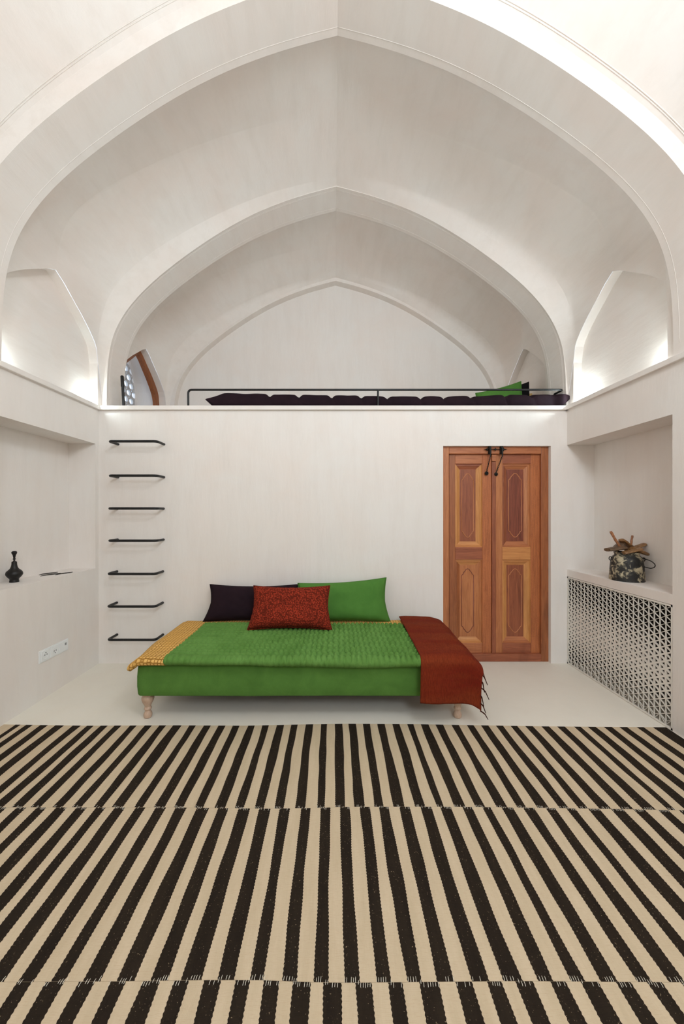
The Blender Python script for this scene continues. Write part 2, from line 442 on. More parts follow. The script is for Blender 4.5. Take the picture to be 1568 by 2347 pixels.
# ------------------------------------------------------------------ loft window
xw, yc, hw = -2.15, 4.135, .475
def lun_curve(hw_, top_cut, n=10):
    pts = []
    rs = [1, 1, .98, .95, .9, .82, .74, .66, .58, .5, .42, .34, .26, .17, .08, 0]
    zs = [None] + [Q(r) for r in rs[1:]]
    zs[0] = LZ
    right = [(r * hw_, z - (top_cut if i else 0)) for i, (r, z) in enumerate(zip(rs, zs))]
    return right
def ring(mb, x0, x1, outer, inner, m=0):
    """pointed frame between two lunette curves, from x0 to x1"""
    for s in (-1, 1):
        O = [(yc + s * a, z) for a, z in outer]; I = [(yc + s * a, z) for a, z in inner]
        for xx in (x0, x1): mb.grid([[(xx, y, z) for y, z in O], [(xx, y, z) for y, z in I]], m)
        mb.grid([[(x0, y, z) for y, z in I], [(x1, y, z) for y, z in I]], m)
        mb.grid([[(x0, y, z) for y, z in O], [(x1, y, z) for y, z in O]], m)
o0 = lun_curve(hw, 0); i0 = lun_curve(hw - .062, .062)
mb = MB(); ring(mb, -2.225, -2.275, o0, i0)
win = S(mb.build('window_1', W_win), 'pointed wooden window with a pierced screen beyond it, beside the loft', 'window')
# glass pane
mb = MB()
for s in (-1, 1):
    I = [(yc + s * a, z) for a, z in i0]
    mb.grid([[(-2.25, y, z) for y, z in I], [(-2.25, yc, z) for y, z in I]])
mb.build('pane', M_glass, win)
# outer reveal and pierced screen
mb = MB()
OUT = [(.46, LZ), (.46, 2.92), (.44, 3.03), (.40, 3.12), (.35, 3.20), (.29, 3.27), (.18, 3.36), (0, 3.42)]
for s in (-1, 1):
    O = [(yc + s * a, z) for a, z in OUT]
    mb.grid([[(-2.275, y, z) for y, z in O], [(-2.54, y, z) for y, z in O]])
mb.poly([(-2.275, yc - hw, LZ), (-2.275, yc + hw, LZ), (-2.54, yc + hw, LZ), (-2.54, yc - hw, LZ)])
# screen edge ring + wall outside the reveal
ring(mb, -2.50, -2.53, OUT, [(a * .90, LZ if i == 0 else z - .045) for i, (a, z) in enumerate(OUT)])
S(mb.build('trim_7', M_wall), 'plaster reveal beyond the pointed loft window', 'window reveal')
mb = MB()
cw, ch = .112, .092
inz = lambda y: 3.40 - .9 * max(0, abs(y - yc) - .1)
for j in range(14):
    for i in range(-7, 8):
        cy = yc + (i + (.5 if j % 2 else 0)) * cw; cz = LZ - .02 + (j + .5) * ch
        if abs(cy - yc) > hw + .04 or cz > inz(cy) + .08: continue
        n = 12; rows = []
        for xx, k in ((-2.505, 0), (-2.53, 1)):
            pass
        O = []; I = []
        for k in range(n):
            a = 2 * PI * (k + .5) / n
            ca, sa = math.cos(a), math.sin(a)
            q = 1 / max(abs(ca) / (cw / 2), abs(sa) / (ch / 2))
            O.append((cy + ca * q, cz + sa * q)); I.append((cy + ca * .042, cz + sa * .034))
        for xx in (-2.505, -2.53): mb.grid([[(xx, y, z) for y, z in O], [(xx, y, z) for y, z in I]], 0, True)
        mb.grid([[(-2.505, y, z) for y, z in I], [(-2.53, y, z) for y, z in I]], 0, True)
tag(mb.build('window_screen', M_frost), 'pierced grey lattice screen outside the pointed loft window', 'screen')

# ------------------------------------------------------------------ door
door = S(empty('door_1', (1.51, 3.375, 0)), 'two-leaf carved wooden door in the wall beside the daybed', 'door')
inv = Matrix.Translation((-1.51, -3.375, 0))
def part(mb, name, mat, parent, **k):
    bv = k.pop('bv', 0)
    root = parent
    mb.v = [tuple(Vector(p) - Vector((1.51, 3.375, 0))) for p in mb.v]
    o = mb.build(name, mat, parent, **k)
    if bv: bevel(o, bv)
    return o
def dpx(x): return (x - 765) * 3.40 / F
def dpz(y): return HC - (y - 1176) * 3.40 / F
FY = 3.375
def mx(x): return (x - 765) * FY / F
def mz(y): return HC - (y - 1176) * FY / F
mb = MB(); mb.box(DX0, mx(1029.5), FY, 3.6, 0, DZ); part(mb, 'frame_jamb', W_or, door, bv=.004)
mb = MB(); mb.box(mx(1241), DX1, FY, 3.6, 0, DZ); part(mb, 'frame_jamb', W_br, door, bv=.004)
mb = MB(); mb.box(mx(1029.5), mx(1241), FY, 3.6, mz(1040), DZ); part(mb, 'frame_head', W_orh, door, bv=.004)
mb = MB(); mb.box(mx(1029.5), mx(1241), FY, 3.6, 0, mz(1499)); part(mb, 'door_sill', W_redh, door, bv=.004)
LYF = 3.405                       # face of stiles
def leaf(x0, x1, po, upper, lower, rails, stiles, mats):
    lf = None
    mb = MB(); mb.box(dpx(x0), dpx(x1), 3.445, 3.47, mz(1499) - .005, mz(1040) + .01); lf = part(mb, 'door_leaf', W_br, door)
    a, b_ = po
    zt, zb = dpz(1041), dpz(1498.5)
    mb = MB(); mb.box(dpx(x0), dpx(a), LYF, 3.446, zb, zt); part(mb, 'stile', stiles[0], lf, bv=.003)
    mb = MB(); mb.box(dpx(b_), dpx(x1), LYF, 3.446, zb, zt); part(mb, 'stile', stiles[1], lf, bv=.003)
    for (y0, y1), m in zip(((1041, upper[0]), (upper[1], lower[0]), (lower[1], 1498.5)), rails):
        mb = MB(); mb.box(dpx(a), dpx(b_), LYF + .001, 3.446, dpz(y1), dpz(y0)); part(mb, 'rail', m, lf, bv=.004)
    for (y0, y1), ms in zip((upper, lower), mats):
        X0_, X1_, Z1_, Z0_ = dpx(a), dpx(b_), dpz(y0), dpz(y1)
        wb = .056
        # stepped sloping moulding, four mitred pieces: top, bottom, left, right
        st = [(0, LYF + .006), (.004, LYF + .006), (.008, LYF + .016), (.02, LYF + .016), (.026, LYF + .022), (.050, LYF + .034), (.056, LYF + .034), (.056, 3.446)]
        def P_(k, d, yv):
            return {0: (X0_ + d, yv, Z1_ - d), 1: (X1_ - d, yv, Z1_ - d), 2: (X1_ - d, yv, Z0_ + d), 3: (X0_ + d, yv, Z0_ + d)}[k]
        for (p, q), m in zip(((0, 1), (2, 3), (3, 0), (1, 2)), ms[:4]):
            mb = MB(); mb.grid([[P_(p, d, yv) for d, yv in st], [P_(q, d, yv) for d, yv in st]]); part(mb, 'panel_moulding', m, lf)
        ix0, ix1, iz0, iz1 = X0_ + wb, X1_ - wb, Z0_ + wb, Z1_ - wb
        mb = MB(); mb.box(ix0 - .003, ix1 + .003, LYF + .032, 3.446, iz0 - .003, iz1 + .003); pn = part(mb, 'panel', ms[4], lf)
        # carved cartouche outline
        cx = (ix0 + ix1) / 2; hwid = (ix1 - ix0) / 2 - .016; e = .062
        t1, t0 = iz1 - .035, iz0 + .035
        endc = [(1, 0), (.86, .12), (.74, .20), (.72, .34), (.58, .52), (.42, .68), (.3, .86), (.12, .98), (0, 1)]
        up = [(cx + hwid * u, t1 - e + e * v) for u, v in endc]; ul = [(2 * cx - x, z) for x, z in up[::-1]][1:]
        dn = [(x, t0 + t1 - z) for x, z in ul[::-1]]; dr = [(x, t0 + t1 - z) for x, z in up[::-1]]
        loop = up + ul + dn + dr[1:]
        loop.append(loop[0])
        mb = MB(); mb.tube([(x, LYF + .032, z) for x, z in loop], .0042, 8); part(mb, 'carved_outline', ms[5], pn, smooth=True)
        # raised field inside the outline
        mb = MB(); mb.poly([(x, LYF + .0305, z) for x, z in loop[:-1]]); part(mb, 'carved_field', ms[4], pn)
    return lf
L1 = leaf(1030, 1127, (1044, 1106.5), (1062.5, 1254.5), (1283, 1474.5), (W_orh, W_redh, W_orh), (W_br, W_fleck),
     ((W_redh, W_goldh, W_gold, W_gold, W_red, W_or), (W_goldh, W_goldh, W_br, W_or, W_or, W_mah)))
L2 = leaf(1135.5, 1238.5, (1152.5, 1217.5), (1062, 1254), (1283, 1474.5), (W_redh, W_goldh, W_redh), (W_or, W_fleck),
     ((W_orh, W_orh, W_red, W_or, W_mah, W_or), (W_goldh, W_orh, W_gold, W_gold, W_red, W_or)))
mb = MB(); mb.box(dpx(1127.3), dpx(1136.5), LYF - .012, 3.45, dpz(1498), dpz(1058)); part(mb, 'meeting_stile', W_red, L2, bv=.004)
mb = MB(); mb.box(dpx(1127.3), dpx(1137.5), LYF - .014, 3.45, dpz(1057.3), dpz(1042)); part(mb, 'meeting_block', W_orh, L2, bv=.004)
# iron chain latch on the head of the frame
mb = MB(); zz = mz(1030)
hx = lambda x: (x - 765) * 3.36 / F
hz = lambda y: HC - (y - 1176) * 3.36 / F
zz = hz(1030)
mb.tube([(hx(1109), 3.358, zz), (hx(1115), 3.358, zz), (hx(1116), 3.358, zz), (hx(1155), 3.358, zz), (hx(1157), 3.358, zz), (hx(1163), 3.358, zz)], [.001, .006, .004, .004, .006, .001], 8)
for xx in (1116.5, 1135.5, 1154): 
    c = hx(xx)
    for a in range(4):
        d = (math.cos(a * PI / 2), math.sin(a * PI / 2))
        mb.tube([(c + d[0] * .004, 3.358, zz + d[1] * .004), (c + d[0] * .017, 3.356, zz + d[1] * .017)], [.006, .001], 6)
    mb.lathe([(.009, -.006), (.010, 0), (.009, .006)], (c, 3.358, zz), 10)
latch = part(mb, 'latch_bar', M_iron, door, smooth=True, angle=40)
for (xa, xb, yb) in ((1122.5, 1118.5, 1084), (1149.5, 1140.5, 1086)):
    mb = MB()
    mb.box(hx(xa) - .011, hx(xa) + .011, 3.348, 3.375, hz(1041), hz(1023))
    mb.tube([(hx(xa), 3.345, hz(1026)), (hx(xa), 3.34, hz(1040)), (hx(xa - .3), 3.342, hz(1048))], [.007, .007, .005], 8)
    hp = part(mb, 'hasp', M_iron, latch, smooth=True, angle=40)
    mb = MB(); n = 9
    for k in range(n):
        t = k / n; t2 = (k + 1.25) / n
        p0 = Vector((hx(lerp(xa, xb, t)), lerp(3.345, 3.385, t), hz(lerp(1046, yb - 4, t)))); p1 = Vector((hx(lerp(xa, xb, t2)), lerp(3.345, 3.385, t2), hz(lerp(1046, yb - 4, t2))))
        side = Vector((1, 0, 0)) if k % 2 else Vector((0, 1, 0))
        mid = (p0 + p1) / 2; ax = (p1 - p0) / 2
        mb.tube([mid + ax * math.cos(a) + side * .0055 * math.sin(a) for a in [2 * PI * q / 12 for q in range(13)]], .0024, 6, cap=False)
    c = (hx(xb), 3.388, hz(yb))
    part(mb, 'chain', M_iron, latch, smooth=True)
    mb = MB()
    mb.tube([(c[0] + .013 * math.cos(a), c[1], c[2] + .013 * math.sin(a)) for a in [2 * PI * q / 16 for q in range(17)]], .005, 8, cap=False)
    mb.tube([(c[0], c[1] - .006, c[2]), (c[0], 3.41, c[2])], [.009, .006], 10)
    part(mb, 'chain_ring', M_iron, latch, smooth=True)

# ------------------------------------------------------------------ ladder rungs
ords = ['topmost of the seven', 'second from the top', 'third from the top', 'middle one of the seven', 'third from the floor', 'second from the floor', 'lowest of the seven, nearest the floor']
rz = [2.025, 1.721, 1.430, 1.144, .850, .561, .266]
proto = None
xl, xr, yo = -1.997, -1.573, 3.20
mb = MB(); mb.tube(fillet([(xl, YB + .01, 0), (xl, yo, 0), (xr, yo, 0), (xr, YB + .01, 0)], .035, 8), .0115, 14)
for i, z in enumerate(rz):
    if i == 0: o = proto = mb.build('ladder_rung', M_black, smooth=True, angle=50)
    else: o = proto.copy(); COL.objects.link(o)
    o.location.z = z; o.location.x = (.004, .004, 0, 0, -.006, -.008, -.006)[i]
    tag(o, 'bent black metal rung fixed to the back wall, ' + ords[i], 'rung', 'black wall rungs')

# ------------------------------------------------------------------ loft rail and grab bar
ry = 3.352; sc = F / ry
rx = lambda x: (x - 765) / sc
rzz = lambda y: HC - (y - 1176) / sc
rail = tag(empty('guard_rail', (rx(431), ry, LZ)), 'low black metal guard rail along the loft edge in front of the mattress', 'railing')
def rel(mb, root):
    mb.v = [tuple(Vector(p) - Vector(root.location)) for p in mb.v]; return mb
mb = MB(); mb.tube(fillet([(rx(431.5), ry, LZ - .01), (rx(431.5), ry, rzz(893.5)), (rx(1291), ry, rzz(893.5)), (2.115, 3.47, rzz(893.5) - .003), (2.152, 3.50, rzz(893.5) - .003)], .035, 7), .0095, 12)
rel(mb, rail).build('rail_bar', M_black, rail, smooth=True, angle=50)
mb = MB(); mb.tube([(rx(866.5), ry, LZ - .01), (rx(866.5), ry, rzz(893.5))], .009, 12); rel(mb, rail).build('post', M_black, rail, smooth=True, angle=50)
gb = tag(empty('grab_bar', (-2.0, 3.42, LZ)), 'upright black grab bar standing at the top of the rungs', 'grab bar')
d = Vector((-483, 828)).normalized()
a = Vector((-2.0, 3.42)); b2 = a + d * .04
mb = MB(); mb.tube([(-1.988, 3.42, LZ - .01), (-1.998, 3.42, 2.60)], .0125, 12); rel(mb, gb).build('upright', M_black, gb, smooth=True, angle=50)
mb = MB(); mb.tube([(-1.998, 3.42, 2.585), (-2.003, 3.42, 2.68), (-2.004, 3.42, 2.688), (-2.004, 3.42, 2.692)], [.0155, .0155, .012, .006], 12); rel(mb, gb).build('grip', M_black, gb, smooth=True, angle=50)

# ------------------------------------------------------------------ loft mattress and cushions
def mattress():
    mb = MB(); x0, x1 = -1.20, 2.185; n = 220; rows = []; m = 28
    creases = [-.62, -.33, -.02, .24, .52, .80, 1.03, 1.30, 1.60, 1.86]
    for i in range(n + 1):
        t = i / n; x = lerp(x0, x1, t)
        e = min(x - x0, x1 - x)
        k = min(1, max(0, e / .10)); 
        h = interp([(-1.2, .140), (-1.0, .142), (-.5, .134), (0, .124), (.6, .115), (1.0, .112), (1.4, .118), (1.8, .132), (2.185, .128)], x)
        kb = max(0, 1 - e / .075) * .07
        h = .07 + (h - .07) * min(1, e / .16) ** .65 - kb + .006
        zc = lerp(.078, 0, 1) 
        zb = LZ + .003 + kb
        yf = 3.374; yb = 3.78
        kk = smooth((x - 2.04) / .09)
        yf = lerp(yf, 3.318, kk); yb = lerp(yb, 3.336, kk)
        row = []
        for j in range(m):
            a = 2 * PI * j / m
            cy, sz = math.cos(a), math.sin(a)
            py = (abs(cy) ** .42) * (1 if cy > 0 else -1); pz = (abs(sz) ** .5) * (1 if sz > 0 else -1)
            hh = h
            for c in creases:
                dd = x - c - .05 * (.5 - .5 * pz) - .02 * math.sin(c * 9)
                hh -= .026 * min(1, e / .16) * math.exp(-(dd / .022) ** 2) * (1 if pz > -.5 else 0)
            hh += .008 * noise.noise(Vector((x * 7, py * 3, 1)))
            y = lerp(yf, yb, .5 + .5 * py)
            if py < -.2 and kk < .1:
                for c in creases:
                    dd = x - c - .05 * (.5 - .5 * pz); y += .012 * math.exp(-(dd / .016) ** 2) 
                y += .006 * noise.noise(Vector((x * 9 + pz, pz * 2, 4)))
            row.append((x, y, zb + hh * (.5 + .5 * pz)))
        rows.append(row)
    ids = mb.grid(rows, 0, True); mb.face(ids[0][::-1]); mb.face(ids[-1])
    return mb.build('mattress', F_aub, smooth=True)
tag(mattress(), 'long aubergine futon mattress lying along the loft edge', 'mattress')

def pillow(name, w, h, t, mat, loc, rot, label, group=None, pinch=.07, seed=0, warp=None):
    nu, nv = 44, 28; mb = MB(); ids = {}
    for side in (1, -1):
        for i in range(nu + 1):
            for j in range(nv + 1):
                u, v = -1 + 2 * i / nu, -1 + 2 * j / nv
                edge = i in (0, nu) or j in (0, nv)
                if side < 0 and edge: continue
                x = w / 2 * u * (1 - pinch * .8 * (1 - v * v) * abs(u)); z = h / 2 * v * (1 - pinch * 1.5 * (1 - u * u) * abs(v))
                th = t / 2 * (max(0, (1 - u ** 4) * (1 - v ** 4))) ** .62 * (1 - .18 * v)
                wr = .006 * noise.noise(Vector((x * 9 + seed, z * 9, side))) + .004 * noise.noise(Vector((x * 22 + seed, z * 22, side)))
                y = -side * (th + (wr if not edge else 0)) 
                if warp: x, y, z = warp(u, v, x, y, z)
                ids[side, i, j] = mb.vert((x, y, z + h / 2))
    g = lambda s, i, j: ids.get((s, i, j), ids.get((1, i, j)))
    for s in (1, -1):
        for i in range(nu):
            for j in range(nv):
                q = [g(s, i, j), g(s, i + 1, j), g(s, i + 1, j + 1), g(s, i, j + 1)]; mb.face(q if s > 0 else q[::-1])
    # corded seam along the edge
    o = mb.build(name, mat, smooth=True)
    loop = [(i, 0) for i in range(nu)] + [(nu, j) for j in range(nv)] + [(i, nv) for i in range(nu, 0, -1)] + [(0, j) for j in range(nv, -1, -1)]
    sm = MB(); sm.tube([mb.v[ids[1, i, j]] for i, j in loop], .0028, 6, cap=False)
    sm.build('seam', mat, o, smooth=True)
    o.location = loc; o.rotation_euler = rot
    return tag(o, label, 'cushion', group)
R = math.radians
CG = 'cushions on the daybed'
pillow('cushion', .80, .325, .13, F_aub, (-.715, 3.155, .438), (R(-17), 0, 0), 'plain aubergine cushion leaning on the wall behind the red one', CG, .085, 1,
       lambda u, v, x, y, z: (x - .03 * max(0, -v) * max(0, -u), y, z))
pillow('cushion', .80, .365, .15, F_gpil, (.078, 3.145, .435), (R(-17), 0, R(1)), 'plain green velvet cushion leaning on the wall', CG, .075, 2,
       lambda u, v, x, y, z: (x + .02 * max(0, -v) * u, y, z + (.024 * u * max(0, v))))
pillow('cushion', .645, .360, .15, F_red, (-.352, 2.885, .454), (R(-25), 0, 0), 'rust red patterned cushion in front of the other two', CG, .075, 3,
       lambda u, v, x, y, z: (x + .018 * max(0, -v) * u, y, z))
LG = 'cushions on the loft'
pillow('cushion', .52, .385, .11, F_gpil, (1.79, 3.84, LZ + .004), (R(-12), 0, R(2)), 'bright green cushion standing on the loft behind the mattress and rail', LG, .055, 4,
       lambda u, v, x, y, z: (x, y, z * 1 + .075 * u * (v + 1) / 2))
pillow('cushion', .36, .425, .10, F_black, (1.985, 3.95, LZ + .004), (R(-7), 0, 0), 'black cushion behind the green one on the loft', LG, .05, 5,
       lambda u, v, x, y, z: (x, y, z + .045 * u * (v + 1) / 2))
pillow('cushion', .22, .36, .08, F_cream, (2.125, 4.035, LZ + .004), (R(-6), 0, 0), 'small cream cushion mostly hidden behind the black one on the loft', LG, .03, 6)

# ------------------------------------------------------------------ daybed
bed = tag(empty('daybed', (-.22, 2.85, 0)), 'green velvet upholstered daybed on turned pale wooden legs', 'daybed')
bx0, bx1, by0, by1, bz0, bz1 = -1.312, .868, 2.40, 3.29, .168, .385
mb = MB(); n = 60
loopx = []
def rrect(x0, x1, y0, y1, r, k=6):
    out = []
    for cx, cy, a0 in ((x1 - r, y1 - r, 0), (x0 + r, y1 - r, 90), (x0 + r, y0 + r, 180), (x1 - r, y0 + r, 270)):
        for i in range(k + 1): a = R(a0 + 90 * i / k); out.append((cx + r * math.cos(a), cy + r * math.sin(a)))
    return out
def dens(lp, step):
    out = []
    for a, b in zip(lp, lp[1:] + lp[:1]):
        L = math.hypot(a[0] - b[0], a[1] - b[1]); k = max(1, int(L / step))
        out += [(lerp(a[0], b[0], q / k), lerp(a[1], b[1], q / k)) for q in range(k)]
    return out
lp = dens(rrect(bx0, bx1, by0, by1, .03), .04)
rows = []
for t, ins in ((0, .012), (.02, .004), (.06, 0), (.3, -.004), (.6, -.004), (.92, 0), (.97, .004), (1, .014)):
    z = lerp(bz0, bz1, t)
    row = []
    for x, y in lp:
        cx, cy = (bx0 + bx1) / 2, (by0 + by1) / 2
        fx = 1 - ins / 1.0; fy = 1 - ins / .44
        row.append((cx + (x - cx) * fx, cy + (y - cy) * fy + .002 * noise.noise(Vector((x * 5, z * 9, 0))), z + .0025 * noise.noise(Vector((x * 3, y * 3, z))) ))
    rows.append(row)
ids = mb.grid(rows, 0, True); mb.face(ids[0][::-1]); mb.face(ids[-1])
rel(mb, bed).build('upholstered_base', F_green, bed, smooth=True, angle=50)
mb = MB(); mb.box(bx0 + .03, bx1 - .03, by0 + .03, by1 - .02, bz0 - .003, bz0 + .01); rel(mb, bed).build('bounce_blocker', M_dark, bed)  # unseen dark sheet, added to cut green bounce and deepen the under-bed shade
legp = [(.021, 0), (.024, .003), (.027, .012), (.027, .024), (.022, .036), (.0185, .044), (.0185, .052), (.023, .056), (.0245, .062), (.0225, .068), (.0195, .073), (.021, .080), (.026, .092), (.034, .108),
        (.039, .122), (.040, .132), (.038, .143), (.033, .150), (.031, .153), (.034, .158), (.035, .172)]
cpt = MB()
for lx in ((338.5 - 765) * 2.455 / F, (1049 - 765) * 2.455 / F):
    for ly in (2.458, 3.22):
        mb = MB(); mb.lathe([(r, z + .002) for r, z in catmull(legp, 60)], (lx, ly, 0), 28)
        lg = rel(mb, bed).build('leg', W_leg, bed, smooth=True, angle=60)
        mb = MB(); mb.lathe([(.019, 0), (.021, .003)], (lx, ly, 0), 20); rel(mb, bed).build('foot_pad', M_black, lg)

# quilt: green stitched velvet with ochre printed lining showing at one end and along the back
qt = tag(empty('quilt', (-.2, 2.8, .385)), 'green stitched velvet quilt with ochre printed border, spread on the daybed', 'quilt')
def slab(x0, x1, y0, y1, z0, z1, nx, ny, fn, endr=(.02, .02), roll=.03, dro=lambda x, y: 0, kmin=.25):
    """rounded slab swept along x; fn(x,y,k) adds height on the top and puffs the front roll"""
    mb = MB(); rows = []
    T = (z1 - z0)
    for i in range(nx + 1):
        x = lerp(x0, x1, i / nx)
        kl = min(1, (x - x0) / endr[0]) if endr[0] else 1; kr = min(1, (x1 - x) / endr[1]) if endr[1] else 1
        ks = math.sqrt(max(0, 1 - (1 - min(kl, kr)) ** 2)); ks = max(ks, kmin)
        row = []
        # top from back to front
        for j in range(ny + 1):
            y = lerp(y1 - .01, y0 + roll, j / ny)
            row.append((x, y, z0 + T * (.5 + .5 * ks) + fn(x, y, 0)))
        for j in range(1, 10):                       # front roll
            a = PI * j / 10
            y = y0 + roll - roll * math.sin(a) * (.7 + .3 * ks); z = z0 + T * .5 + T * .5 * math.cos(a) * ks
            row.append((x, y - fn(x, z, 1), z + fn(x, y0 + roll, 0) * (.5 + .5 * math.cos(a)) - drp(x, a)))
        row.append((x, y0 + roll + .03, z0 + T * (.5 - .5 * ks)))
        row.append((x, y1 - .01, z0 + T * (.5 - .5 * ks)))
        rows.append([(px_, py_, pz_ + dro(px_, py_)) for px_, py_, pz_ in row])
    ids = mb.grid(rows, 0, True); mb.face(ids[0][::-1]); mb.face(ids[-1])
    return mb
def drp(x, a): return (.007 * math.sin(x * 3.1 + 1) + .012 * noise.noise(Vector((x * 2.2, 0, 3)))) * (.5 - .5 * math.cos(a))
def qfn(x, y, k):
    if k == 1:     # puckers on the rolled edge
        return .006 * abs(math.sin(x * PI / .036 + 1.2 * noise.noise(Vector((x * 6, 0, 0))))) ** .6 + .006 * noise.noise(Vector((x * 8, y * 10, 2)))
    yy = y + .010 * noise.noise(Vector((x * 3.5, y * 6, 0))); xx = x + .012 * noise.noise(Vector((x * 5, y * 5, 5)))
    st = abs(math.sin(yy * PI / .050)) ** .6
    cr = abs(math.sin((xx + .018 * (int(yy / .050) % 2) * .4) * PI / .037)) ** .5
    amp = .042 * (.55 + .45 * smooth((x + 1.0) / 1.0))
    return amp * (st - 1) * .9 + .020 * (.35 + .65 * smooth((x + .9) / .9)) * (cr - 1) + .010 * noise.noise(Vector((x * 2.2, y * 3, 9)))
mb = slab(-1.105, .85, 2.334, 3.10, .386, .458, 620, 190, qfn, (.012, .02), .044)
rel(mb, qt).build('velvet_top', F_quilt, qt, smooth=True)
def yfn(x, y, k):
    if k == 1: return .004 * noise.noise(Vector((x * 9, y * 9, 0)))
    return .006 * noise.noise(Vector((x * 6, y * 5, 1)))
mb = slab(-1.338, -1.095, 2.335, 3.19, .386, .440, 40, 90, yfn, (.014, 0), .034, lambda x, y: -.034 * smooth((-1.275 - x) / .06) * (.4 + .6 * smooth((2.75 - y) / .4)), .72)
rel(mb, qt).build('printed_border', F_print, qt, smooth=True)
mb = slab(-1.10, .85, 3.06, 3.20, .388, .442, 200, 14, lambda x, y, k: .004 * noise.noise(Vector((x * 8, y * 8, 2))), (0, .02), .02)
rel(mb, qt).build('printed_border', F_print, qt, smooth=True)

# throw over the other end
th = tag(empty('throw_blanket', (.75, 2.8, .45)), 'rust brown wool throw with fringed end, draped over the corner of the daybed', 'throw')
mb = MB(); nu, nv = 46, 110
yb_, yf_ = 3.235, 2.345; hang = .245
def thr(u, v, off=0):
    x0e = lerp(.585, .556, v); 
    s = u * .485
    # across: flat then bending over the end of the bed
    xe = .86; flatl = xe - x0e
    if s < flatl: x, dz = x0e + s, 0
    else:
        q = s - flatl; x = xe + .105 * math.sin(min(q / .125, 1.25) ) * 1.02; dz = -(.16 + .30 * v) * q * smooth(q / .10) - .05 * q
    L1 = yb_ - yf_ ; tot = L1 + hang + .05
    d = v * tot
    if d < L1 - .03: y, z = yb_ - d, .458
    elif d < L1 + .05:
        a = (d - (L1 - .03)) / .08 * PI / 2; y = yf_ + .03 - .045 * math.sin(a); z = .458 - .045 * (1 - math.cos(a))
    else: y = yf_ - .015; z = .413 - (d - L1 - .05)
    top = 1 - smooth((d - L1 + .02) / .2)
    lowz = smooth((d - L1) / .2)
    z += dz * (.25 + .75 * top) - lowz * .035 * u * u
    back = 1 - smooth(d / .25)
    if s > flatl: z -= back * .06 * (s - flatl)
    x += lowz * .01 * math.sin(u * 5) - .02 * lowz * max(0, u - .9)
    wob = noise.noise(Vector((u * 2.5, v * 5, 0)))
    z += (.008 * wob + .004 * noise.noise(Vector((u * 7, v * 12, 3)))) * (1 - lowz)
    y += (-.012 * lowz * (math.sin(u * 6.5 + .5) + .5 * wob)) - .004 * noise.noise(Vector((u * 5, v * 9, 7)))
    return (x, y, z + off)
rows = [[thr(i / nu, j / nv) for i in range(nu + 1)] for j in range(nv + 1)]
mb.grid(rows)
to = rel(mb, th).build('blanket', F_throw, th, smooth=True)
so = to.modifiers.new('thick', 'SOLIDIFY'); so.thickness = .007; so.offset = -1
random.seed(3)
for k in range(24):
    v = lerp(.03, .995, k / 23.0)
    p = Vector(thr(1.0, v)); 
    front = smooth((v - .72) / .15)
    ln = random.uniform(.055, .085)
    dx = lerp(.02, random.uniform(.008, .05), front); 
    pts = [p + Vector((-.006, 0, 0)), p + Vector((dx * .5, random.uniform(-.006, .004), -ln * .35)), p + Vector((dx, random.uniform(-.01, .004), -ln))]
    mb = MB(); mb.tube([pts[0], (pts[0] + pts[1]) / 2 + Vector((.002, 0, 0)), pts[1], pts[2]], [.0028, .0045, .0036, .0022], 7)
    rel(mb, th).build('tassel', F_tas, th, smooth=True)

# ------------------------------------------------------------------ rug
rug = tag(empty('striped_rug', (0, 1.4, 0)), 'large flat-woven rug in dark brown and beige stripes covering the floor', 'rug')
def px2x(list_, off, Yfun): return [((off + a / 3.92), (off + b / 3.92)) for a, b in list_]
topA = [(140, 185), (237, 295), (365, 432), (500, 577), (655, 725), (780, 845), (905, 970), (1030, 1092), (1170, 1232), (1302, 1362), (1432, 1493), (1558, 1633)]
topB = [(135, 195), (265, 328), (395, 460), (527, 587), (660, 722), (790, 850), (920, 983), (1048, 1108), (1182, 1248), (1320, 1372), (1440, 1510), (1565, 1630)]
topC = [(125, 188), (255, 320), (387, 453), (520, 580), (643, 713), (780, 843), (920, 983), (1057, 1118), (1185, 1250), (1320, 1383)]
topD = [(10, 70), (142, 210), (285, 355), (428, 497), (577, 637), (700, 775), (845, 915), (985, 1055), (1140, 1205), (1285, 1400)]
def cv(l, off): return [(off + a / 3.92, off + b / 3.92) for a, b in l]
ytop = [(0, 1661), (200, 1664), (400, 1663), (560, 1664), (700, 1661), (800, 1659.5), (950, 1660.5), (1100, 1663), (1250, 1665.5), (1568, 1668)]
YT = lambda px: 1.385 * F / (interp(ytop, px) - VY)
B1 = [((a - VX) * YT(a) / F, (b - VX) * YT(b) / F) for a, b in cv(topA, 0) + cv(topB, 400) + cv(topC, 800) + cv(topD, 1168)]
s2 = cv([(-30, 65), (155, 238), (335, 422), (505, 605), (690, 782), (865, 950), (1035, 1130), (1222, 1310), (1400, 1492)], 0) + \
     cv([(15, 112), (205, 312), (395, 488), (582, 680), (765, 862), (950, 1040), (1140, 1222), (1315, 1400), (1485, 1573)], 400) + \
     cv([(98, 187), (272, 357), (455, 545), (645, 742), (823, 918), (1020, 1110), (1200, 1275), (1372, 1470)], 800) + \
     cv([(122, 215), (322, 408), (510, 590), (705, 805), (912, 1020), (1110, 1212), (1325, 1420)], 1168)
s2 = [p for p in s2]
y2 = [(0, 1851.5), (800, 1851), (1200, 1852), (1568, 1857)]
B2 = [((a - VX) * 1.385 / (interp(y2, a) - VY), (b - VX) * 1.385 / (interp(y2, b) - VY)) for a, b in s2]
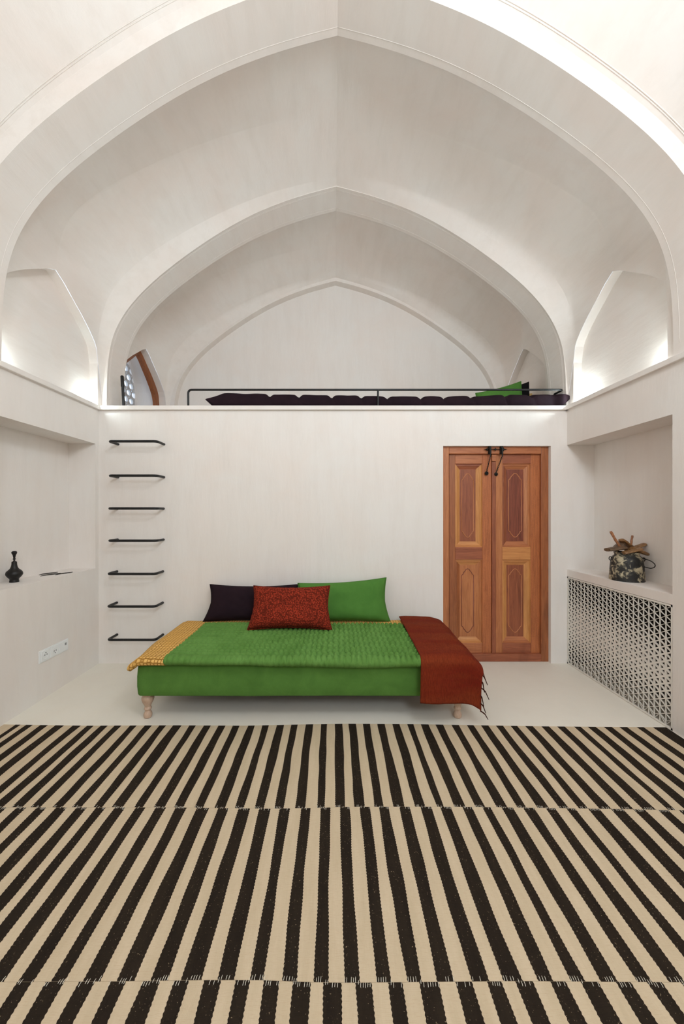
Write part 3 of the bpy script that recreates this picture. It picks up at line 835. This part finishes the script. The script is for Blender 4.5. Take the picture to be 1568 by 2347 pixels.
s3 = cv([(150, 285), (415, 570), (705, 845), (985, 1125), (1275, 1435)], 0) + cv([(-8, 125), (265, 410), (548, 675), (805, 940), (1062, 1220), (1340, 1495)], 400) + \
     cv([(60, 205), (357, 480), (635, 805), (960, 1110), (1245, 1375)], 800) + cv([(60, 215), (370, 510), (640, 800), (960, 1095), (1240, 1370)], 1168)
B3 = [((a - VX) * 1.385 / (2254 - VY), (b - VX) * 1.385 / (2254 - VY)) for a, b in s3]
def extend(B, pitch=.0965, w=.05):
    B = sorted(B); out = [B[0]]
    for p in B[1:]:
        if p[0] > out[-1][1] + .01: out.append(p)
    while out[0][0] - pitch > -2.14: out.insert(0, (out[0][0] - pitch + random.uniform(-.004, .004), out[0][1] - pitch + random.uniform(-.003, .003)))
    while out[-1][1] + pitch < 2.12: out.append((out[-1][0] + pitch + random.uniform(-.004, .004), out[-1][1] + pitch + random.uniform(-.003, .003)))
    return out
B2 = extend(B2); B3 = extend(B3)
RT = .006
def lastx(Y): return lerp(2.14, 2.15, (Y - 1.0) / 1.3)
def strip(B, yfar, ynear, seed, taper=0):
    """one woven width: stripe faces with ragged stepped edges"""
    edges = []
    xl = -2.160; xr = 2.146
    cols = [(xl, 1)]
    for a, b in B:
        cols += [(max(a, xl + .002), 0), (min(b, xr - .002), 1)]
    if B[-1][1] >= xr - .012: cols[-1] = (xr, 1)
    else: cols.append((xr, 1))
    ny = int((yfar(0) - ynear(0)) / .0058)
    mb = MB(); ids = []
    for j in range(ny + 1):
        row = []
        for c, (x, _) in enumerate(cols):
            y = lerp(yfar(x), ynear(x), j / ny)
            end = c in (0, len(cols) - 1)
            wob = 0 if end else (.0075 * noise.noise(Vector((c * 3.7 + seed, y * 2.6, seed))) + .0035 * noise.noise(Vector((c * 1.3, y * 7 + seed, 2))) - .0075 * noise.noise(Vector((c * 3.7 + seed, yfar(x) * 2.6, seed)))
                                         + (.0011 if j % 2 else -.0011))
            if end: wob = .004 * noise.noise(Vector((c, y * 3, seed)))
            yy = y
            row.append(mb.vert((x + wob, yy, RT)))
        ids.append(row)
    for j in range(ny):
        for c in range(len(cols) - 1):
            mb.face([ids[j][c], ids[j + 1][c], ids[j + 1][c + 1], ids[j][c + 1]], 0 if cols[c][1] else 1)
    # turned-down rim
    n = len(mb.v)
    loop = ids[0] + [r[-1] for r in ids[1:]] + ids[-1][::-1][1:] + [r[0] for r in ids[::-1]][1:-1]
    low = [mb.vert((mb.v[i][0], mb.v[i][1], .0005)) for i in loop]
    for k in range(len(loop)):
        q = (k + 1) % len(loop); mb.face([loop[k], loop[q], low[q], low[k]], 0)
    o = rel(mb, rug).build('woven_strip', [F_rugl, F_rugd], rug, fix=False)
    return o, cols
def xy(tab):
    t = [((p - VX) * 1.385 / (y - VY), 1.385 * F / (y - VY)) for p, y in tab]
    return lambda x: interp(t, x)
f1 = xy(ytop); f2 = xy([(0, 1851.5), (400, 1851.5), (620, 1854.5), (700, 1853), (800, 1850.5), (1000, 1850), (1200, 1852), (1400, 1855), (1568, 1858)])
f3 = xy([(0, 2252.5), (250, 2251), (470, 2248), (600, 2248), (720, 2253), (800, 2254), (1000, 2252), (1200, 2250), (1400, 2252), (1568, 2253)])
G = .0012
strip(B1, f1, lambda x: f2(x) + G * .3, 1)
strip(B2, lambda x: f2(x) - G * .3, lambda x: f3(x) + G * .3, 2)
strip(B3, lambda x: f3(x) - G * .3, lambda x: .38, 3)
# white stitches joining the strips over the dark stripes
for fn, A, Bn in ((f2, B1, B2), (f3, B2, B3)):
    mb = MB()
    x = -2.14
    while x < 2.13:
        inA = any(a < x < b for a, b in A); inB = any(a < x < b for a, b in Bn)
        if (inA or inB) and random.random() < .7:
            y = fn(x) + (.006 if inA and not inB else (-.006 if inB and not inA else 0)); l = random.uniform(.004, .007)
            mb.tube([(x, y - l, RT + .0006), (x + .0006, y, RT + .0018), (x + .0012, y + l, RT + .0006)], .0008, 5)
        x += random.uniform(.0055, .0085)
    rel(mb, rug).build('seam_stitching', F_stitch, rug, smooth=True)['kind'] = 'stuff'

# ------------------------------------------------------------------ grille
gr = tag(empty('vent_grille', (XR, 2.82, 0)), 'white pierced vent grille with a triangle pattern below the bucket niche', 'grille')
gy0, gy1, gz0, gz1 = 2.299, 3.337, .003, GZ + .002
mb = MB(); fw = .012
gx0, gx1 = XR + .002, XR + .012
for b_ in ((gy0, gy1, gz0, gz0 + fw), (gy0, gy1, gz1 - fw, gz1), (gy0, gy0 + fw, gz0, gz1), (gy1 - fw, gy1, gz0, gz1)): mb.box(gx0 - .002, gx1, *b_)
rel(mb, gr).build('grille_frame', M_grille, gr)
iy0, iy1, iz0, iz1 = gy0 + fw * .8, gy1 - fw * .8, gz0 + fw * .8, gz1 - fw * .8
NC = 24; ROW = 16; cwid = (iy1 - iy0) / NC; e = (iz1 - iz0) / (ROW - .0)
mb = MB()
def hf(z, y):
    t = abs(z - .37) / .37
    return min(.90, .50 + .40 * smooth(t * 1.05) + .05 * ((3.33 - y) if z > .37 else 0))
def tri(pts):
    c = (sum(p[0] for p in pts) / 3, sum(p[1] for p in pts) / 3)
    k = hf(c[1], c[0])
    I = [(c[0] + (p[0] - c[0]) * k, c[1] + (p[1] - c[1]) * k) for p in pts]
    a = [mb.vert((gx0, p[0], p[1])) for p in pts]; b = [mb.vert((gx0, p[0], p[1])) for p in I]
    a2 = [mb.vert((gx1 - .002, p[0], p[1])) for p in pts]; b2 = [mb.vert((gx1 - .002, p[0], p[1])) for p in I]
    for i in range(3):
        j = (i + 1) % 3
        mb.face([a[i], a[j], b[j], b[i]]); mb.face([a2[j], a2[i], b2[i], b2[j]]); mb.face([b[i], b[j], b2[j], b2[i]])
for c in range(NC):
    ya, yb = iy1 - c * cwid, iy1 - (c + 1) * cwid
    A = [iz1 - k * e for k in range(ROW + 1)]; Bz = [iz1] + [iz1 - (k + .5) * e for k in range(ROW)] + [iz0]
    if c % 2: (A, Bz) = (Bz, A)
    i = j = 0
    while i < len(A) - 1 or j < len(Bz) - 1:
        if j >= len(Bz) - 1 or (i < len(A) - 1 and A[i + 1] > Bz[j + 1]):
            tri([(ya, A[i]), (yb, Bz[j]), (ya, A[i + 1])]); i += 1
        else:
            tri([(ya, A[i]), (yb, Bz[j]), (yb, Bz[j + 1])]); j += 1
rel(mb, gr).build('pierced_panel', M_grille, gr)

# ------------------------------------------------------------------ sockets
sk = tag(empty('socket_plate', (XL, 2.805, .324)), 'white three-gang socket plate low on the side wall', 'socket')
py0, py1, pz0, pz1 = 2.660, 2.950, .276, .368
mb = MB(); mb.box(XL - .002, XL + .006, py0, py1, pz0, pz1); bevel(rel(mb, sk).build('cover_frame', M_plastic, sk), .002)
cwd = (py1 - py0 - .02) / 3
for k in range(3):
    c0 = py0 + .010 + k * cwd; cy, cz = c0 + cwd / 2, (pz0 + pz1) / 2
    mb = MB(); mb.box(XL + .005, XL + .009, c0 + .003, c0 + cwd - .003, pz0 + .008, pz1 - .008)
    if k < 2:
        ins = bevel(rel(mb, sk).build('socket_insert', M_plastic, sk), .0015)
        mb = MB(); n = 28
        rows = [[(XL + xx, cy + r * math.cos(2 * PI * q / n), cz + r * math.sin(2 * PI * q / n)) for q in range(n)] for r, xx in ((.030, .0095), (.029, .011), (.026, .011), (.025, .0095), (.001, .0092))]
        mb.grid(rows, 0, True); rel(mb, sk).build('socket_ring', M_plastic, ins, smooth=True, angle=40)
        for dy, dz in ((-.010, 0), (.010, 0), (0, -.017)) if k else ((-.010, .004), (.010, .004), (0, .018)):
            mb = MB(); mb.tube([(XL + .0085, cy + dy, cz + dz), (XL + .0112, cy + dy, cz + dz)], .0035, 10); rel(mb, sk).build('pin_hole', M_slot, ins)
    else:
        ins = bevel(rel(mb, sk).build('data_insert', M_plastic, sk), .0015)
        mb = MB(); mb.box(XL + .0085, XL + .0095, cy + .012, cy + .030, cz + .002, cz + .022); rel(mb, sk).build('data_port', flat('grey_port', (140, 142, 144), .5, 0, 30, .1), ins)

# ------------------------------------------------------------------ vase and leaves on the niche shelf
vs = tag(empty('vase', (-2.335, 2.64, SL)), 'black turned bottle vase with a tall stopper on the niche shelf', 'vase')
vp = [(.028, 0), (.0285, .006), (.0265, .018), (.029, .026), (.041, .040), (.0495, .055), (.050, .064), (.046, .077), (.036, .088), (.026, .098), (.020, .112), (.0165, .130), (.0155, .148), (.0125, .150)]
mb = MB(); mb.lathe(catmull(vp, 60), (-2.335, 2.64, SL), 36); rel(mb, vs).build('bottle', M_vase, vs, smooth=True, angle=50)
sp = [(.011, .150), (.006, .156), (.0045, .162), (.009, .167), (.0095, .170), (.006, .174), (.0075, .185), (.010, .198), (.0145, .207), (.0168, .215), (.015, .222), (.009, .226), (.002, .227)]
mb = MB(); mb.lathe(catmull(sp, 50), (-2.335, 2.64, SL), 28); rel(mb, vs).build('stopper', M_vase, vs, smooth=True, angle=60)
def leaf_o(p0, p1, wdt, arc, label):
    mb = MB(); n = 24; rows = []
    a = Vector((p0[0], p0[1], 0)); b = Vector((p1[0], p1[1], 0)); d = b - a; nrm = Vector((-d.y, d.x, 0)).normalized()
    for i in range(n + 1):
        t = i / n; w = wdt * max(.06, math.sin(PI * t ** .85)) ** .9
        c = a + d * t + nrm * arc * math.sin(2 * PI * t)
        up = .004 + .004 * math.sin(PI * t)
        rows.append([tuple(c + nrm * w + Vector((0, 0, .0012))), tuple(c + Vector((0, 0, up))), tuple(c - nrm * w + Vector((0, 0, .0012))), tuple(c + Vector((0, 0, .0002)))])
    ids = mb.grid([[(p[0] - a.x, p[1] - a.y, p[2]) for p in r] for r in rows], 0, True); mb.face(ids[0][::-1]); mb.face(ids[-1])
    o = mb.build('carved_leaf', M_leaf, smooth=True, angle=40); o.location = (a.x, a.y, SL + .0003)
    tag(o, label, 'ornament', 'black leaf ornaments on the shelf')
leaf_o((-2.392, 2.93), (-2.345, 3.07), .0075, .008, 'slender black leaf ornament lying at the back of the three, nearest the niche wall')
leaf_o((-2.335, 2.875), (-2.283, 3.02), .0065, .008, 'slender black leaf ornament lying between the other two on the shelf')
leaf_o((-2.262, 2.935), (-2.222, 3.075), .0068, .006, 'slender black leaf ornament lying closest to the shelf edge')

# ------------------------------------------------------------------ bucket with firewood
bc = Vector((2.272, 2.80, SR))
bk = tag(empty('bucket', bc), 'weathered black and white metal bucket on the niche shelf above the grille', 'bucket')
bp = [(.108, 0), (.1125, .004), (.112, .02), (.108, .08), (.103, .14), (.100, .165), (.092, .182), (.080, .192), (.078, .205), (.083, .212), (.083, .218), (.076, .218), (.074, .19), (.074, .15)]
mb = MB(); mb.lathe(bp, bc, 40, cap=True); rel(mb, bk).build('bucket_body', M_bucket, bk, smooth=True, angle=50)
for s, nm in ((-1, 0), (1, 1)):
    ang = R(-20)
    c = bc + Vector((s * .103 * math.cos(ang), s * .103 * math.sin(ang), .165))
    mb = MB(); mb.tube([c + Vector((s * .004 + s * .010 * math.sin(a), 0, .014 * math.cos(a))) for a in [PI * 2 * q / 14 for q in range(15)]], .003, 7, cap=False)
    rel(mb, bk).build('lug', M_iron, bk, smooth=True)
mb = MB()
c = bc + Vector((.062, -.083, .168))
mb.tube([c + Vector((p[0] * .45, -p[0] * .95, p[2])) for p in ((-.02, -.01, .018), (.0, -.012, .008), (.02, -.014, .004), (.045, -.018, -.006), (.062, -.02, -.022), (.066, -.02, -.036), (.058, -.02, -.05), (.04, -.016, -.058), (.015, -.01, -.056), (-.004, -.004, -.05))], .0032, 8)
rel(mb, bk).build('wire_handle', M_iron, bk, smooth=True)
def chunk(c, direction, L, w, h, mat, label, seed, name='firewood_piece'):
    d = Vector(direction).normalized(); up = Vector((0, 0, 1)); sd = d.cross(up).normalized(); u2 = sd.cross(d)
    mb = MB(); n = 10; rows = []
    for i in range(n + 1):
        t = i / n - .5; k = 1 - .12 * abs(2 * t) ** 4 + .10 * noise.noise(Vector((t * 5, seed, 8)))
        row = []
        for q in range(10):
            a = 2 * PI * q / 10; rr = 1 + .22 * noise.noise(Vector((q * 1.7, t * 3, seed)))
            row.append(d * L * t + sd * w * k * rr * math.cos(a) + u2 * h * k * rr * (math.sin(a) if math.sin(a) > 0 else .55 * math.sin(a)))
        rows.append(row)
    ids = mb.grid(rows, 0, True); mb.face(ids[0][::-1]); mb.face(ids[-1])
    o = mb.build(name, mat); o.location = c
    tag(o, label, 'firewood', 'firewood in the bucket')
top = bc + Vector((0, 0, .222))
chunk(top + Vector((-.085, .0, .018)), (1, .1, .10), .145, .034, .020, W_chunkd, 'greyish jagged firewood piece sticking out of the bucket over its door-facing rim', 1)
chunk(top + Vector((-.035, .03, .042)), (1, .3, .75), .115, .036, .016, W_chunkd, 'dark ridged firewood piece standing up behind the others in the bucket', 2)
chunk(top + Vector((.015, .02, .055)), (1, .2, -.7), .12, .032, .016, W_chunk, 'brown firewood piece sloping down from the top of the pile', 3)
chunk(top + Vector((.07, .0, .030)), (1, -.1, .38), .14, .030, .016, W_chunk, 'brown firewood piece pointing up and out over the wire handle', 4)
chunk(top + Vector((-.012, -.065, .008)), (1, -.15, .28), .125, .034, .016, W_chunk, 'light tan firewood piece resting across the front rim of the bucket', 5)
chunk(top + Vector((.052, -.055, .006)), (1, -.05, -.42), .12, .026, .018, W_chunk, 'light tan firewood piece sloping down at the front beside the wire handle', 6)
def stick(p0, p1, r, label):
    mb = MB(); a, b = Vector(p0), Vector(p1)
    mb.tube([(b - a) * t + Vector((.002 * math.sin(t * 9), .002 * math.cos(t * 7), 0)) for t in [q / 8 for q in range(9)]], [r * (1 + .1 * math.sin(q * 2.1)) for q in range(9)], 9)
    o = mb.build('stick', wood('bark_' + str(r), (178, 120, 80), (84, 48, 32), (40, 40, 12)), smooth=True, angle=50); o.location = a; tag(o, label, 'stick', 'sticks in the bucket')
stick(top + Vector((-.045, .0, .02)), top + Vector((-.118, .01, .155)), .0095, 'long thin stick leaning out of the bucket towards the door')
stick(top + Vector((.03, .0, .04)), top + Vector((.052, .01, .124)), .0075, 'short thin stick standing almost upright in the bucket')

# ------------------------------------------------------------------ light
wd = bpy.data.worlds.new('sky'); SC.world = wd; wd.use_nodes = True
bg = wd.node_tree.nodes['Background']; bg.inputs['Color'].default_value = (.62, .78, 1.0, 1); bg.inputs['Strength'].default_value = 2.5
def area(name, loc, rot, sx, sy, energy, col=(1, 1, 1), shape='RECTANGLE'):
    l = bpy.data.lights.new(name, 'AREA'); l.shape = shape; l.size = sx; l.size_y = sy; l.energy = energy; l.color = col
    o = bpy.data.objects.new(name, l); COL.objects.link(o); o.location = loc; o.rotation_euler = rot; return o
area('daylight_window', ((wx0 + wx1) / 2, YN - .1, (wz0 + wz1) / 2), (R(85), 0, 0), wx1 - wx0 - .1, wz1 - wz0 - .1, 58, (.845, .94, 1.0))

def spot(name, loc, energy, r=.02, col=(.80, .97, 1)):
    l = bpy.data.lights.new(name, 'POINT'); l.energy = energy; l.shadow_soft_size = r; l.color = col
    o = bpy.data.objects.new(name, l); COL.objects.link(o); o.location = loc; return o
spot('vault_fill', (.95, .1, 3.6), 76, .30, (.845, .94, 1.0))  # added fill light for the vaults and nearest arch, no fixture behind it
def uplight(name, loc, target, energy):
    l = bpy.data.lights.new(name, 'SPOT'); l.energy = energy; l.shadow_soft_size = .03; l.color = (.86, .935, 1); l.spot_size = R(120); l.spot_blend = 1
    o = bpy.data.objects.new(name, l); COL.objects.link(o); o.location = loc
    o.rotation_euler = (Vector(target) - Vector(loc)).to_track_quat('-Z', 'Y').to_euler()
for sx, xx in ((-1, -2.16), (1, 2.18)):
    uplight('ledge_uplight', (xx, 2.40, 2.40), (sx * -.5, 3.3, 4.2), 20 if sx > 0 else 12)
spot('ledge_lamp', (-2.175, 3.235, 2.41), 1.8); spot('ledge_lamp', (-2.175, 2.33, 2.41), 1.6)
spot('ledge_lamp', (2.20, 3.235, 2.41), 5.0); spot('ledge_lamp', (2.19, 2.38, 2.41), 1.8)

vs_ = SC.view_settings; SC.display_settings.display_device = 'sRGB'
vs_.view_transform = 'Standard'; vs_.look = 'None'; vs_.exposure = .14; vs_.gamma = 1; vs_.use_curve_mapping = False
SC.cycles.max_bounces = 12; SC.cycles.diffuse_bounces = 8
